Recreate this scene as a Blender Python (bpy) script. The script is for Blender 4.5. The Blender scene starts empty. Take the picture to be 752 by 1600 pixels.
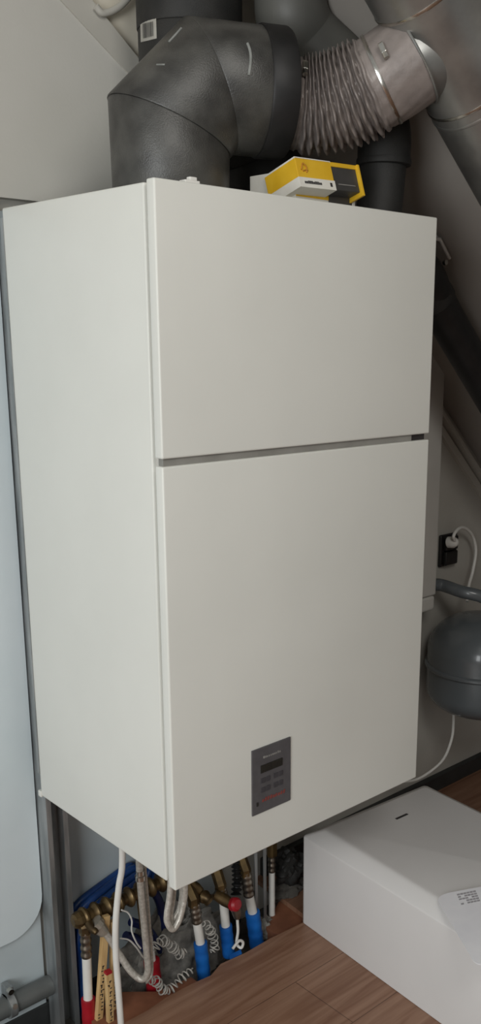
import bpy, bmesh, math, random
from mathutils import Vector, Matrix
random.seed(7)
C = bpy.context.scene.collection
V = Vector
PI = math.pi

# ------------------------------------------------------------------ camera
FPX, CX, CY = 1490.5, 491.1, 902.0
YAW, PITCH, ROLL = 0.7711, 0.2478, 0.009
CAM = V((-0.8877, -1.2648, 0.972))
_f = V((math.sin(YAW)*math.cos(PITCH), math.cos(YAW)*math.cos(PITCH), -math.sin(PITCH)))
_r = V((math.cos(YAW), -math.sin(YAW), 0)); _u = _r.cross(_f)
CR = math.cos(ROLL)*_r + math.sin(ROLL)*_u
CU = -math.sin(ROLL)*_r + math.cos(ROLL)*_u
cd = bpy.data.cameras.new('camera'); cam = bpy.data.objects.new('camera', cd); C.objects.link(cam)
m3 = Matrix((CR, CU, -_f)).transposed()
cam.matrix_world = Matrix.Translation(CAM) @ m3.to_4x4()
cd.sensor_fit = 'VERTICAL'; cd.sensor_height = 36; cd.lens = FPX/1600*36
cd.shift_x = (376-CX)/1600; cd.shift_y = (CY-800)/1600
cd.clip_start = 0.01
bpy.context.scene.camera = cam

# surveying helpers: a sight line of the photo met with a plane of the room
def sight(u, v): return _f + CR*((u-CX)/FPX) - CU*((v-CY)/FPX)
def on(ax, val, u, v):
    d = sight(u, v); i = 'xyz'.index(ax); return CAM + d*((val-CAM[i])/d[i])
def onp(p0, n, u, v):
    d = sight(u, v); return CAM + d*((p0-CAM).dot(n)/d.dot(n))
def ony(y, pts): return [on('y', y, u, v) for u, v in pts]

# ------------------------------------------------------------------ materials
def lin(c):
    return tuple(((x/255)/12.92 if x/255 <= .04045 else ((x/255+.055)/1.055)**2.4) for x in c) + (1,)
def mat(name, rgb, rough=.5, metal=0, rgb2=None, scale=30, mixlo=.35, mixhi=.65, bump=0, bscale=None, spec=.5, stretch=None, coat=0, rvar=0):
    m = bpy.data.materials.new(name); m.use_nodes = True; nt = m.node_tree; N = nt.nodes; L = nt.links
    b = N['Principled BSDF']; b.inputs['Roughness'].default_value = rough; b.inputs['Metallic'].default_value = metal
    b.inputs['Specular IOR Level'].default_value = spec; b.inputs['Coat Weight'].default_value = coat
    b.inputs['Base Color'].default_value = lin(rgb)
    tc = N.new('ShaderNodeTexCoord'); mp = N.new('ShaderNodeMapping'); L.new(tc.outputs['Object'], mp.inputs[0])
    if stretch: mp.inputs['Scale'].default_value = stretch
    nz = N.new('ShaderNodeTexNoise'); nz.inputs['Scale'].default_value = scale; nz.inputs['Detail'].default_value = 6
    L.new(mp.outputs[0], nz.inputs['Vector'])
    if rgb2:
        cr = N.new('ShaderNodeValToRGB'); cr.color_ramp.elements[0].position = mixlo; cr.color_ramp.elements[1].position = mixhi
        cr.color_ramp.elements[0].color = lin(rgb); cr.color_ramp.elements[1].color = lin(rgb2)
        L.new(nz.outputs['Fac'], cr.inputs[0]); L.new(cr.outputs[0], b.inputs['Base Color'])
    if rvar:
        mr = N.new('ShaderNodeMapRange'); mr.inputs['To Min'].default_value = max(0, rough-rvar); mr.inputs['To Max'].default_value = rough+rvar
        L.new(nz.outputs['Fac'], mr.inputs['Value']); L.new(mr.outputs[0], b.inputs['Roughness'])
    if bump:
        n2 = N.new('ShaderNodeTexNoise'); n2.inputs['Scale'].default_value = bscale or scale; n2.inputs['Detail'].default_value = 4
        L.new(mp.outputs[0], n2.inputs['Vector'])
        bp = N.new('ShaderNodeBump'); bp.inputs['Strength'].default_value = bump; bp.inputs['Distance'].default_value = .002
        L.new(n2.outputs['Fac'], bp.inputs['Height']); L.new(bp.outputs[0], b.inputs['Normal'])
    return m
M = {}
M['paint'] = mat('white_paint', (214,214,207), .32, rgb2=(219,219,212), scale=3, bump=.05, bscale=260, spec=.42)
M['paint_in'] = mat('white_paint_inner', (190,188,182), .5, rgb2=(200,198,192), scale=5)
M['gap'] = mat('grey_gasket', (128,126,120), .6, rgb2=(140,138,132), scale=20)
M['dark_gap'] = mat('dark_slot', (40,38,38), .6, rgb2=(52,48,48), scale=20)
M['epp'] = mat('black_foam', (44,43,41), .4, rgb2=(80,79,75), scale=17, mixlo=.32, mixhi=.72, bump=.3, bscale=420, spec=.6)
M['epp_dark'] = mat('dark_foam', (34,34,33), .6, rgb2=(48,47,45), scale=14, bump=.3, bscale=420, spec=.35)
M['rubber'] = mat('black_rubber', (22,22,22), .5, rgb2=(32,31,31), scale=25, spec=.4)
M['scuff'] = mat('pale_scuff', (140,142,138), .6, rgb2=(110,112,108), scale=60)
M['steel'] = mat('galvanised_steel', (150,151,149), .38, .85, rgb2=(172,172,169), scale=14, rvar=.08, bump=.04, bscale=30)
M['stud'] = mat('galvanised_stud', (142,146,147), .45, .75, rgb2=(178,180,180), scale=18, rvar=.1, stretch=(3,3,.4))
M['bright'] = mat('bright_metal', (205,203,196), .22, 1, rgb2=(185,182,175), scale=40)
M['flex'] = mat('grey_foil_hose', (124,116,112), .45, .2, rgb2=(142,133,128), scale=22, bump=.5, bscale=60)
M['duct_grey'] = mat('grey_duct', (98,97,92), .5, rgb2=(110,109,103), scale=8, bump=.1, bscale=300)
M['yellow'] = mat('yellow_card', (214,168,30), .5, rgb2=(222,178,44), scale=30)
M['wcard'] = mat('white_card', (214,210,200), .55, rgb2=(222,219,210), scale=30)
M['dcard'] = mat('charcoal_card', (56,55,54), .45, rgb2=(64,63,62), scale=30)
M['ink'] = mat('dark_ink', (40,38,38), .6, rgb2=(52,50,50), scale=90)
M['ink_grey'] = mat('grey_ink', (128,126,122), .6, rgb2=(140,138,134), scale=90)
M['ink_light'] = mat('pale_ink', (158,156,160), .6, rgb2=(170,168,172), scale=90)
M['ink_orange'] = mat('orange_ink', (168,112,30), .6, rgb2=(186,130,40), scale=90)
M['ink_red'] = mat('red_ink', (124,56,50), .5, rgb2=(134,60,54), scale=90)
M['panel'] = mat('grey_panel', (78,76,78), .5, rgb2=(85,83,85), scale=60)
M['panel_dark'] = mat('panel_button', (58,56,60), .5, rgb2=(64,62,66), scale=60)
M['lcd'] = mat('dark_display', (34,34,32), .25, rgb2=(42,42,38), scale=60)
M['brass'] = mat('aged_brass', (116,96,62), .42, .75, rgb2=(70,56,38), scale=24, rvar=.1)
M['crimp'] = mat('dull_nickel', (150,142,130), .34, .9, rgb2=(112,104,94), scale=30)
M['nickel'] = mat('pale_nickel', (190,184,172), .36, .6, rgb2=(160,154,142), scale=40)
M['wpipe'] = mat('white_plastic_pipe', (226,224,218), .4, rgb2=(214,212,206), scale=12)
M['wcable'] = mat('white_cable', (222,220,214), .42, rgb2=(212,210,204), scale=20)
M['wire'] = mat('dusty_wire', (176,172,164), .5, rgb2=(150,147,140), scale=30)
M['red'] = mat('red_sleeve', (172,26,38), .45, rgb2=(140,18,30), scale=20)
M['blue'] = mat('blue_sleeve', (22,104,186), .5, rgb2=(14,86,164), scale=18, bump=.2, bscale=90)
M['bluecable'] = mat('blue_tube', (30,68,124), .34, rgb2=(20,48,96), scale=18)
M['navy'] = mat('navy_tube', (22,36,90), .45, rgb2=(16,26,66), scale=18)
M['hose'] = mat('braided_hose', (200,195,186), .32, .25, rgb2=(170,164,154), scale=160, bump=.3, bscale=300)
M['wood'] = mat('raw_wood', (212,180,128), .6, rgb2=(188,152,100), scale=16, stretch=(6,6,.8))
M['board'] = mat('red_brown_board', (140,90,64), .7, rgb2=(116,72,50), scale=14, bump=.2)
M['wool'] = mat('grey_wool', (150,147,140), .95, rgb2=(98,96,92), scale=38, mixlo=.3, mixhi=.7, bump=1, bscale=70, spec=.1)
M['tank'] = mat('grey_enamel', (92,97,100), .26, rgb2=(98,103,106), scale=4, coat=.3)
M['greypipe'] = mat('grey_plastic_pipe', (86,89,88), .3, rgb2=(98,100,98), scale=12)
M['socket'] = mat('black_plastic', (22,21,21), .4, rgb2=(30,29,29), scale=30)
M['cover'] = mat('white_cover', (218,216,214), .3, rgb2=(223,221,219), scale=3, bump=.03, bscale=200, spec=.45)
M['paper'] = mat('white_sheet', (240,240,243), .45, rgb2=(232,232,237), scale=14)
M['wall'] = mat('plaster', (168,165,157), .85, rgb2=(176,173,165), scale=5, bump=.15, bscale=120)
M['wall2'] = mat('plaster_board', (188,186,178), .8, rgb2=(193,191,184), scale=4, bump=.1, bscale=160)
M['panelwall'] = mat('white_board', (198,209,212), .5, rgb2=(206,215,218), scale=4, bump=.08, bscale=40)
M['palewall'] = mat('pale_plaster', (220,212,194), .8, rgb2=(226,219,202), scale=4)
M['film'] = mat('grey_blue_film', (176,186,189), .42, rgb2=(188,197,199), scale=5, bump=.25, bscale=14)
M['roof'] = mat('roof_board', (150,144,137), .85, rgb2=(157,151,144), scale=4, bump=.12, bscale=120)
M['trim'] = mat('painted_trim', (182,179,170), .6, rgb2=(188,185,176), scale=6)
M['casing'] = mat('white_casing', (196,194,188), .45, rgb2=(202,200,194), scale=5)
M['concrete'] = mat('dusty_concrete', (92,88,82), .95, rgb2=(64,61,57), scale=18, bump=.8, bscale=50)
M['darkstrip'] = mat('dark_skirting', (40,42,42), .5, rgb2=(50,52,52), scale=14)
M['foil'] = mat('grey_foil', (96,96,92), .6, .3, rgb2=(60,60,58), scale=20, bump=.6)

def floor_mat():
    m = bpy.data.materials.new('oak_laminate'); m.use_nodes = True; nt = m.node_tree; N = nt.nodes; L = nt.links
    b = N['Principled BSDF']; b.inputs['Roughness'].default_value = .42
    tc = N.new('ShaderNodeTexCoord')
    br = N.new('ShaderNodeTexBrick'); mp0 = N.new('ShaderNodeMapping'); mp0.inputs['Location'].default_value = (.35, .02, 0)
    L.new(tc.outputs['Object'], mp0.inputs[0]); L.new(mp0.outputs[0], br.inputs['Vector'])
    br.inputs['Scale'].default_value = 1; br.inputs['Brick Width'].default_value = 1.28; br.inputs['Row Height'].default_value = .19
    br.inputs['Mortar Size'].default_value = .0012; br.inputs['Mortar Smooth'].default_value = .3; br.offset = .37
    br.inputs['Color1'].default_value = lin((158,124,102)); br.inputs['Color2'].default_value = lin((142,109,88)); br.inputs['Mortar'].default_value = lin((104,76,60))
    mp = N.new('ShaderNodeMapping'); mp.inputs['Scale'].default_value = (1.6, 22, 1); L.new(tc.outputs['Object'], mp.inputs[0])
    nz = N.new('ShaderNodeTexNoise'); nz.inputs['Scale'].default_value = 2.2; nz.inputs['Detail'].default_value = 8; nz.inputs['Distortion'].default_value = .8
    L.new(mp.outputs[0], nz.inputs['Vector'])
    cr = N.new('ShaderNodeValToRGB'); cr.color_ramp.elements[0].position = .32; cr.color_ramp.elements[1].position = .68
    cr.color_ramp.elements[0].color = lin((206,190,180)); cr.color_ramp.elements[1].color = lin((250,249,248))
    L.new(nz.outputs['Fac'], cr.inputs[0])
    mx = N.new('ShaderNodeMix'); mx.data_type = 'RGBA'; mx.blend_type = 'MULTIPLY'; mx.inputs[0].default_value = 1
    L.new(br.outputs['Color'], mx.inputs[6]); L.new(cr.outputs[0], mx.inputs[7]); L.new(mx.outputs[2], b.inputs['Base Color'])
    return m
M['laminate'] = floor_mat()

# ------------------------------------------------------------------ mesh helpers
def obj(name, bm, m, parent=None, smooth=False):
    bmesh.ops.recalc_face_normals(bm, faces=bm.faces)
    me = bpy.data.meshes.new(name); bm.to_mesh(me); bm.free()
    o = bpy.data.objects.new(name, me); C.objects.link(o)
    me.materials.append(M[m] if isinstance(m, str) else m)
    if smooth:
        for p in me.polygons: p.use_smooth = True
        me.set_sharp_from_angle(angle=math.radians(38))
    if parent:
        o.parent = parent; o.matrix_parent_inverse = Matrix.Translation(parent.location).inverted()
    return o
def tag(o, label=None, cat=None, group=None, kind=None):
    if label: o['label'] = label
    if cat: o['category'] = cat
    if group: o['group'] = group
    if kind: o['kind'] = kind
    return o
def thing(name, loc, label, cat, group=None):
    o = bpy.data.objects.new(name, None); C.objects.link(o); o.location = loc; o.empty_display_size = .05
    return tag(o, label, cat, group)
def box(bm, a, b, bev=0, seg=2, mtx=None):
    a, b = V(a), V(b)
    r = bmesh.ops.create_cube(bm, size=1); vs = r['verts']
    for v in vs: v.co = V(((a[i]+b[i])/2 + v.co[i]*(b[i]-a[i])) for i in range(3))
    es = list({e for v in vs for e in v.link_edges})
    if bev:
        rr = bmesh.ops.bevel(bm, geom=es, offset=bev, segments=seg, profile=.6, affect='EDGES')
        vs = list({v for v in vs if v.is_valid} | set(rr['verts']))
    if mtx: bmesh.ops.transform(bm, matrix=mtx, verts=vs)
    return bm
def bx(a, b, bev=0, seg=2, mtx=None): return box(bmesh.new(), a, b, bev, seg, mtx)
def spline(pts, n=8):
    P = [V(p) for p in pts]; P = [P[0]*2-P[1]] + P + [P[-1]*2-P[-2]]; out = []
    for i in range(1, len(P)-2):
        a, b, c, d = P[i-1:i+3]
        for k in range(n):
            t = k/n
            out.append(.5*((2*b)+(c-a)*t+(2*a-5*b+4*c-d)*t*t+(3*b-a-3*c+d)*t**3))
    out.append(P[-2]); return out
def frames(P):
    n = len(P); T = []
    for i in range(n):
        d = (P[min(i+1, n-1)]-P[max(i-1, 0)]); T.append(d.normalized())
    up = V((0, 0, 1)) if abs(T[0].z) < .9 else V((1, 0, 0))
    a = (up - T[0]*up.dot(T[0])).normalized(); out = []
    for i in range(n):
        a = (a - T[i]*a.dot(T[i])).normalized(); out.append((T[i], a, T[i].cross(a)))
    return out
def tube(bm, pts, r, seg=14, caps=True, rf=None):
    P = [V(p) for p in pts]; F = frames(P); rings = []
    for i, (p, (t, a, b)) in enumerate(zip(P, F)):
        ri = r[i] if isinstance(r, (list, tuple)) else r
        ring = []
        for k in range(seg):
            th = 2*PI*k/seg; rr = ri*(rf(i, th) if rf else 1)
            ring.append(bm.verts.new(p + (a*math.cos(th)+b*math.sin(th))*rr))
        rings.append(ring)
    for A, B in zip(rings, rings[1:]):
        for k in range(seg): bm.faces.new((A[k], A[(k+1) % seg], B[(k+1) % seg], B[k]))
    if caps:
        bm.faces.new(list(reversed(rings[0]))); bm.faces.new(rings[-1])
    return bm
def tb(pts, r, seg=14, caps=True, rf=None): return tube(bmesh.new(), pts, r, seg, caps, rf)
def mitre(p0, p1, n0, n1, r0, r1, seg=56, thick=.004):
    """duct section between two cut planes (through p0 with normal n0, p1 with normal n1)"""
    bm = bmesh.new(); t = (p1-p0).normalized()
    up = V((0, 0, 1)) if abs(t.z) < .9 else V((0, 1, 0))
    a = (up - t*up.dot(t)).normalized(); b = t.cross(a)
    def ring(p, n, r):
        out = []
        for k in range(seg):
            th = 2*PI*k/seg; o = (a*math.cos(th)+b*math.sin(th))*r
            s = -o.dot(n)/t.dot(n); out.append(bm.verts.new(p+o+t*s))
        return out
    R = [ring(p0, n0, r0-thick*1.5), ring(p0, n0, r0-thick*.3), ring(p0+t*thick*.6, n0, r0), ring(p1-t*thick*.6, n1, r1), ring(p1, n1, r1-thick*.3), ring(p1, n1, r1-thick*1.5)]
    for A, B in zip(R, R[1:]):
        for k in range(seg): bm.faces.new((A[k], A[(k+1) % seg], B[(k+1) % seg], B[k]))
    bm.faces.new(list(reversed(R[0]))); bm.faces.new(R[-1])
    return bm
def lathe(prof, c, axis=V((0, 0, 1)), seg=40):
    """prof: (radius, offset along axis)"""
    bm = bmesh.new(); axis = axis.normalized(); up = V((1, 0, 0)) if abs(axis.x) < .9 else V((0, 0, 1))
    a = (up-axis*up.dot(axis)).normalized(); b = axis.cross(a); rings = []
    for r, h in prof:
        rings.append([bm.verts.new(c+axis*h+(a*math.cos(2*PI*k/seg)+b*math.sin(2*PI*k/seg))*max(r, 1e-4)) for k in range(seg)])
    for A, B in zip(rings, rings[1:]):
        for k in range(seg): bm.faces.new((A[k], A[(k+1) % seg], B[(k+1) % seg], B[k]))
    bm.faces.new(list(reversed(rings[0]))); bm.faces.new(rings[-1])
    return bm
def prism(poly, d, bm=None):
    """polygon of 3-D points extruded by vector d"""
    bm = bm or bmesh.new(); P = [V(p) for p in poly]; d = V(d)
    A = [bm.verts.new(p) for p in P]; B = [bm.verts.new(p+d) for p in P]; n = len(P)
    bm.faces.new(list(reversed(A))); bm.faces.new(B)
    for i in range(n): bm.faces.new((A[i], A[(i+1) % n], B[(i+1) % n], B[i]))
    return bm
def struct(name, bm, m, parent=None, smooth=False): return tag(obj(name, bm, m, parent, smooth), kind='structure')

# ------------------------------------------------------------------ setting
FZ, WY = -.52, .58
r0 = on('y', WY, 697, 640); r1 = on('y', WY, 752, 727)
SL = (r1.z-r0.z)/(r1.x-r0.x)
def roofz(x): return r0.z + SL*(x-r0.x)
RX = (FZ-r0.z)/SL + r0.x            # where the roof meets the floor
RIDGE = -.75
edge_px = [(143,1632),(197,1597),(232,1578),(262,1557),(300,1537),(330,1524),(345,1506),(383,1489),(423,1466),(452,1452),(474,1441)]
edge = [on('z', FZ, u, v) for u, v in edge_px]
poly = [V((-2.6, -3.2, FZ)), V((-2.6, .335, FZ))] + [V((-.1, .335, FZ))] + edge + [V((.66, .36, FZ)), V((.68, WY, FZ)), V((RX, WY, FZ)), V((RX, -3.2, FZ))]
struct('floor', prism(poly, (0, 0, -.014)), 'laminate')
struct('floor', bx((-2.6, .1, -.68), (.9, .7, -.63)), 'concrete')
struct('wall_back', prism([V((-2.6, WY, -.66)), V((RX, WY, -.66)), V((RX, WY, FZ)), V((RIDGE, WY, roofz(RIDGE))), V((-2.6, WY, roofz(RIDGE)))], (0, .08, 0)), 'wall')
struct('ceiling', prism([V((RIDGE, -3.2, roofz(RIDGE))), V((RX, -3.2, FZ)), V((RX, WY, FZ)), V((RIDGE, WY, roofz(RIDGE)))], (.06, 0, .07)), 'roof')
# upper plaster board with its sloping cut edge, and the strip that follows the cut
YB = .552
a, b = on('y', YB, 93, 0), on('y', YB, 201, 117); s = (b.z-a.z)/(b.x-a.x)
zb = 1.224
def l1(x): return a.z + s*(x-a.x)
xr = a.x + (zb-a.z)/s
struct('wall_upper', prism([V((-2.6, YB, zb)), V((xr, YB, zb)), V((-.4, YB, l1(-.4))), V((-.75, YB, l1(-.75))), V((-2.6, YB, l1(-.75)))], (0, WY-YB, 0)), 'wall2')
c, d = on('y', YB, 142, 0), on('y', YB, 222, 100); s2 = (d.z-c.z)/(d.x-c.x)
def l2(x): return c.z + s2*(x-c.x)
xm = .44
struct('trim_1', prism([V((-.3, YB-.004, l1(-.3))), V((xm, YB-.004, l1(xm))), V((xm, YB-.004, l2(xm))), V((-.3, YB-.004, l2(-.3)))], (0, WY-YB+.004, 0)), 'trim')
struct('wall_upper', prism([V((-.3, YB+.012, l2(-.3))), V((xm, YB+.012, l2(xm))), V((xm+.3, YB+.012, l2(xm)-.25)), V((xm+.3, YB+.012, roofz(xm+.3))), V((-.3, YB+.012, roofz(-.3)))], (0, WY-YB-.012, 0)), 'palewall')
# white board on the lower wall left of the stud, rounded lower corner
zl = on('y', .552, 5, 1478).z; xe = .019; rr = .085
pp = [V((-2.6, .552, 1.208)), V((xe, .552, 1.208)), V((xe, .552, zl+rr))]
pp += [V((xe-rr+rr*math.cos(t), .552, zl+rr-rr*math.sin(t)*1.0)) for t in [PI/2*k/8 for k in range(1, 9)]]
pp += [V((-2.6, .552, zl))]
struct('wall_lower', prism(pp, (0, WY-.552, 0)), 'panelwall')
struct('wall_lower', prism([V((.076, .574, -.60)), V((.56, .574, -.60)), V((.56, .574, .35)), V((.076, .574, .35))], (0, .006, 0)), 'film')
struct('wall_lower', prism([V((.076, .566, -.30)), V((.125, .569, -.36)), V((.118, .570, -.1)), V((.13, .570, .35)), V((.076, .566, .35))], (0, .007, 0)), 'film')
struct('wall_lower', prism([V((-2.6, .572, -.63)), V((.021, .572, -.63)), V((.021, .572, -.1)), V((-2.6, .572, -.1))], (0, .008, 0)), 'film')
# sloping trims where wall and roof meet
def slope_trim(name, u0, v0, u1, v1, wdt, dep):
    p, q = on('y', WY-dep, u0, v0), on('y', WY-dep, u1, v1); t = (q-p).normalized(); n = V((t.z, 0, -t.x))
    if n.z > 0: n = -n
    p = p - t*1.0; q = q + t*1.2
    struct(name, prism([p, q, q+n*wdt, p+n*wdt], (0, dep, 0)), 'trim')
slope_trim('trim_2', 697, 646, 752, 733, .012, .03)
slope_trim('trim_3', 697, 672, 752, 757, .022, .016)
struct('baseboard_back', bx((.70, WY-.02, FZ), (RX-.1, WY, FZ+.055), .003), 'darkstrip')
struct('baseboard_back', bx((-2.6, WY-.012, -.63), (.62, WY, -.57), .003), 'darkstrip')
# the boards under the laminate that show along the cut edge
struct('trim_4', prism([V(p) for p in [(.03,.2,-.536),(.30,.2,-.536),(.30,.372,-.536),(.21,.385,-.536),(.15,.44,-.536),(.045,.42,-.536)]], (0,0,-.03)), 'board')
struct('trim_5', prism([V(p) for p in [(.56,.2,-.535),(.75,.2,-.535),(.75,.48,-.535),(.68,.47,-.535),(.565,.40,-.535)]], (0,0,-.05)), 'board')

# galvanised stud, C section, open to the front
st = thing('metal_stud', (.03, .53, -.63), 'galvanised steel C stud running up the wall beside the big white cabinet', 'metal stud')
bm = bx((.022, .511, -.63), (.0255, .56, 1.197), .0004)
obj('left_flange', bm, 'stud', st)
bm = bx((.070, .511, -.63), (.0735, .56, 1.197), .0004); obj('right_flange', bm, 'stud', st)
bm = bx((.0255, .555, -.63), (.070, .56, 1.197)); obj('web', bm, 'stud', st)
bm = bx((.0255, .511, -.63), (.034, .514, 1.197)); obj('lip', bm, 'stud', st)
bm = bx((.0615, .511, -.63), (.070, .514, 1.197)); obj('lip', bm, 'stud', st)

# ------------------------------------------------------------------ cabinet
W, H, D, T, T2, ZS = .6716, 1.2, .4938, .021, .0335, .7775
cab = thing('appliance_cabinet', (W/2, .25, 0), 'large white two-door appliance cabinet with a grey control panel, hung on the wall', 'cabinet')
bm = bx((.004, T2, .003), (W-.004, D, H-.003), .004, 3)
obj('body', bm, 'paint', cab, True)
obj('gasket', bx((.012, T-.001, .012), (W-.012, T2+.002, H-.012)), 'paint_in', cab)
zt, zb2 = ZS+.0005, ZS-.012
ud = obj('door', bx((0, 0, zt), (W, T, H), .0035, 3), 'paint', cab, True)
ld = obj('door', bx((0, 0, 0), (W, T, zb2), .0035, 3), 'paint', cab, True)
obj('reveal', bx((.006, .006, zb2-.004), (W-.05, T-.002, zt+.004)), 'gap', cab)
obj('reveal', bx((W-.05, .009, zb2-.004), (W-.006, T-.002, zt+.004)), 'dark_gap', cab)
# control panel
p = [on('y', 0, *q) for q in ((393,1172),(453,1152),(453,1248),(393,1277))]
x0, x1 = (p[0].x+p[3].x)/2, (p[1].x+p[2].x)/2; z1, z0 = (p[0].z+p[1].z)/2, (p[2].z+p[3].z)/2
w, h = x1-x0, z1-z0
cp = obj('control_panel', bx((x0, -.003, z0), (x1, .003, z1), .0012), 'panel', ld)
def fr(ax, az, bx_, bz, dy=.0012, bev=.0004): return bx((x0+ax*w, -.003-dy, z0+az*h), (x0+bx_*w, -.002, z0+bz*h), bev)
def add_child(name, bm, m, par):
    o = obj(name, bm, m); o.parent = par; o.matrix_parent_inverse = par.matrix_world.inverted(); return o
# sub-part depth limit: the panel itself is a part of the cabinet, its fittings sub-parts
cp.parent = cab; cp.matrix_parent_inverse = Matrix.Translation(cab.location).inverted()
obj('display', fr(.21, .615, .77, .735), 'lcd', cp).matrix_parent_inverse = Matrix()
for r in range(2):
    for cidx in range(2):
        ax = .215+.33*cidx; az = .46-.145*r
        b = fr(ax, az, ax+.11, az+.075)
        box(b, (x0+(ax+.135)*w, -.0042, z0+az*h), (x0+(ax+.235)*w, -.002, z0+(az+.075)*h), .0004)
        obj('button', b, 'panel_dark', cp).matrix_parent_inverse = Matrix()
def strokes(ax, az, bw, bh, n, m, dy=.0008, slant=.25):
    bm = bmesh.new(); xx = ax
    for i in range(n):
        ww = bw/n*random.uniform(.5, .72); hh = bh*random.choice([1, .72, .72, .86])
        X, Z = x0+xx*w, z0+az*h
        prism([V((X, -.003, Z)), V((X+ww*w, -.003, Z)), V((X+ww*w+slant*hh*h, -.003, Z+hh*h)), V((X+slant*hh*h, -.003, Z+hh*h))], (0, -dy, 0), bm)
        xx += bw/n
    return bm
o = obj('red_lettering', strokes(.24, .165, .62, .055, 9, 'ink_red'), 'ink_red', cp); o.matrix_parent_inverse = Matrix()
o = obj('grey_lettering', strokes(.28, .83, .46, .035, 10, 'ink_grey', slant=0), 'ink_grey', cp); o.matrix_parent_inverse = Matrix()
o = obj('emblem', fr(.10, .13, .145, .19), 'lcd', cp); o.matrix_parent_inverse = Matrix()
# hinge clip on top of the upper door and the tab at the lower back corner
cl = on('y', .012, 298, 281)
bm = bx((cl.x-.016, .004, H-.001), (cl.x+.012, .02, H+.004), .001); box(bm, (cl.x-.004, .008, H+.003), (cl.x+.010, .018, H+.010), .002)
obj('hinge_clip', bm, 'wpipe', cab)
bm = bx((.002, D-.002, .0), (.03, D+.010, .014), .002); obj('mounting_tab', bm, 'paint', cab)
obj('mounting_rail', bx((.02, D-.001, .014), (W-.02, D+.010, H-.02)), 'dark_gap', cab)
obj('mounting_plate', bx((.003, D-.001, .055), (.02, D+.008, H-.02)), 'stud', cab)

# ------------------------------------------------------------------ big black elbow
def unit(v): return V(v).normalized()
ang = math.radians(24)
h_ = V((math.cos(ang), -math.sin(ang), 0)); pn = V((math.sin(ang), math.cos(ang), 0))
c0 = V((.213, .25, H))
R1 = .1085
m1 = V((c0.x, c0.y, onp(c0, pn, 258, 200).z)); m2 = onp(c0, pn, 326, 137); e1 = onp(c0, pn, 405, 140); e2 = onp(c0, pn, 441, 141)
e1.z = m2.z; e2.z = m2.z
el = thing('duct_elbow', c0, 'large charcoal foam duct elbow rising from the left of the cabinet top', 'duct elbow')
up = V((0, 0, 1)); d2 = unit(m2-m1)
n1 = unit(up+d2); n2 = unit(d2+h_)
o = obj('lower_section', mitre(c0+up*.0005, m1, up, n1, R1*.965, R1*.985), 'epp', el, True)
o = obj('middle_section', mitre(m1, m2, n1, n2, R1*1.005, R1), 'epp', el, True)
o = obj('upper_section', mitre(m2, e1, n2, h_, R1*1.0, R1*1.0), 'epp', el, True)
o = obj('collar', mitre(e1-h_*.006, e2, h_, h_, R1*1.03, R1*1.03, thick=.006), 'rubber', el, True)
obj('base_ring', lathe([(R1*.9, .0005), (R1*1.0, .0005), (R1*1.0, .012), (R1*.9, .014)], c0, seg=56), 'rubber', el, True)
def ray_cyl(u, v, p, ax, r):
    d = sight(u, v); ax = ax.normalized(); w = CAM-p
    dd = d-ax*d.dot(ax); ww = w-ax*w.dot(ax)
    A, B, Cc = dd.dot(dd), 2*dd.dot(ww), ww.dot(ww)-r*r; q = B*B-4*A*Cc
    if q < 0: q = 0
    return CAM+d*((-B-math.sqrt(q))/(2*A))
def mark(pxs, p, ax, r, rad):
    pts = [ray_cyl(u, v, p, ax, r) for u, v in pxs]
    return tb(spline(pts, 4), rad, 8)
obj('scuff_mark', mark([(387,68),(391,80),(392,95),(389,118)], m2, h_, R1, .0026), 'scuff', el)
obj('scuff_mark', mark([(284,44),(275,54),(264,66)], m1, d2, R1, .0022), 'scuff', el)
obj('scuff_mark', mark([(245,101),(252,101),(258,101)], m1, d2, R1, .0016), 'scuff', el)

# flexible hose
ts = -.015                      # plane of the steel duct
f0 = e2-h_*.012-up*.010
R2 = .081
t_end = on('y', ts, 645, 94)
d_e = unit(CR*.82+CU*.50-_f*.15); c_ax = t_end+CR*.100+CU*.042+_f*.040
L_f = (t_end-f0).length; B1 = f0+unit(h_-up*.22)*L_f*.38; B2 = t_end-d_e*L_f*.36
P = [f0*(1-t)**3+B1*3*t*(1-t)**2+B2*3*t*t*(1-t)+t_end*t**3 for t in [k/260 for k in range(261)]]
n = len(P)
def rf(i, th):
    t = i/n
    env = max(0, min(1, (t-.13)/.07))*max(0, min(1, (.73-t)/.08))
    ph = 2*PI*13*(t-.13)/.60
    row = round(ph/(2*PI)); sgn = 1 if row % 2 else -1
    q = ph + .55*math.sin(9*th+sgn*1.2) + .8*math.sin(th-1.0)
    k = math.sin(q); cr = env*(.078*math.copysign(abs(k)**.6, k) + .022*max(0, k)*math.sin(17*th+row*2.4))
    wr = .010*(1-env)*(math.sin(9*th+3*t)*math.sin(10*t+2*th)) + .004*math.sin(21*th+30*t)
    return (.94+.06*t+.03*env)*(1+cr+wr)
fx = thing('flexible_duct', f0, 'crumpled grey flexible hose joining the black elbow to the steel duct', 'flexible hose')
obj('hose', tb(P, R2, 110, True, rf), 'flex', fx, True)
Fm = frames(P)
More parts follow.
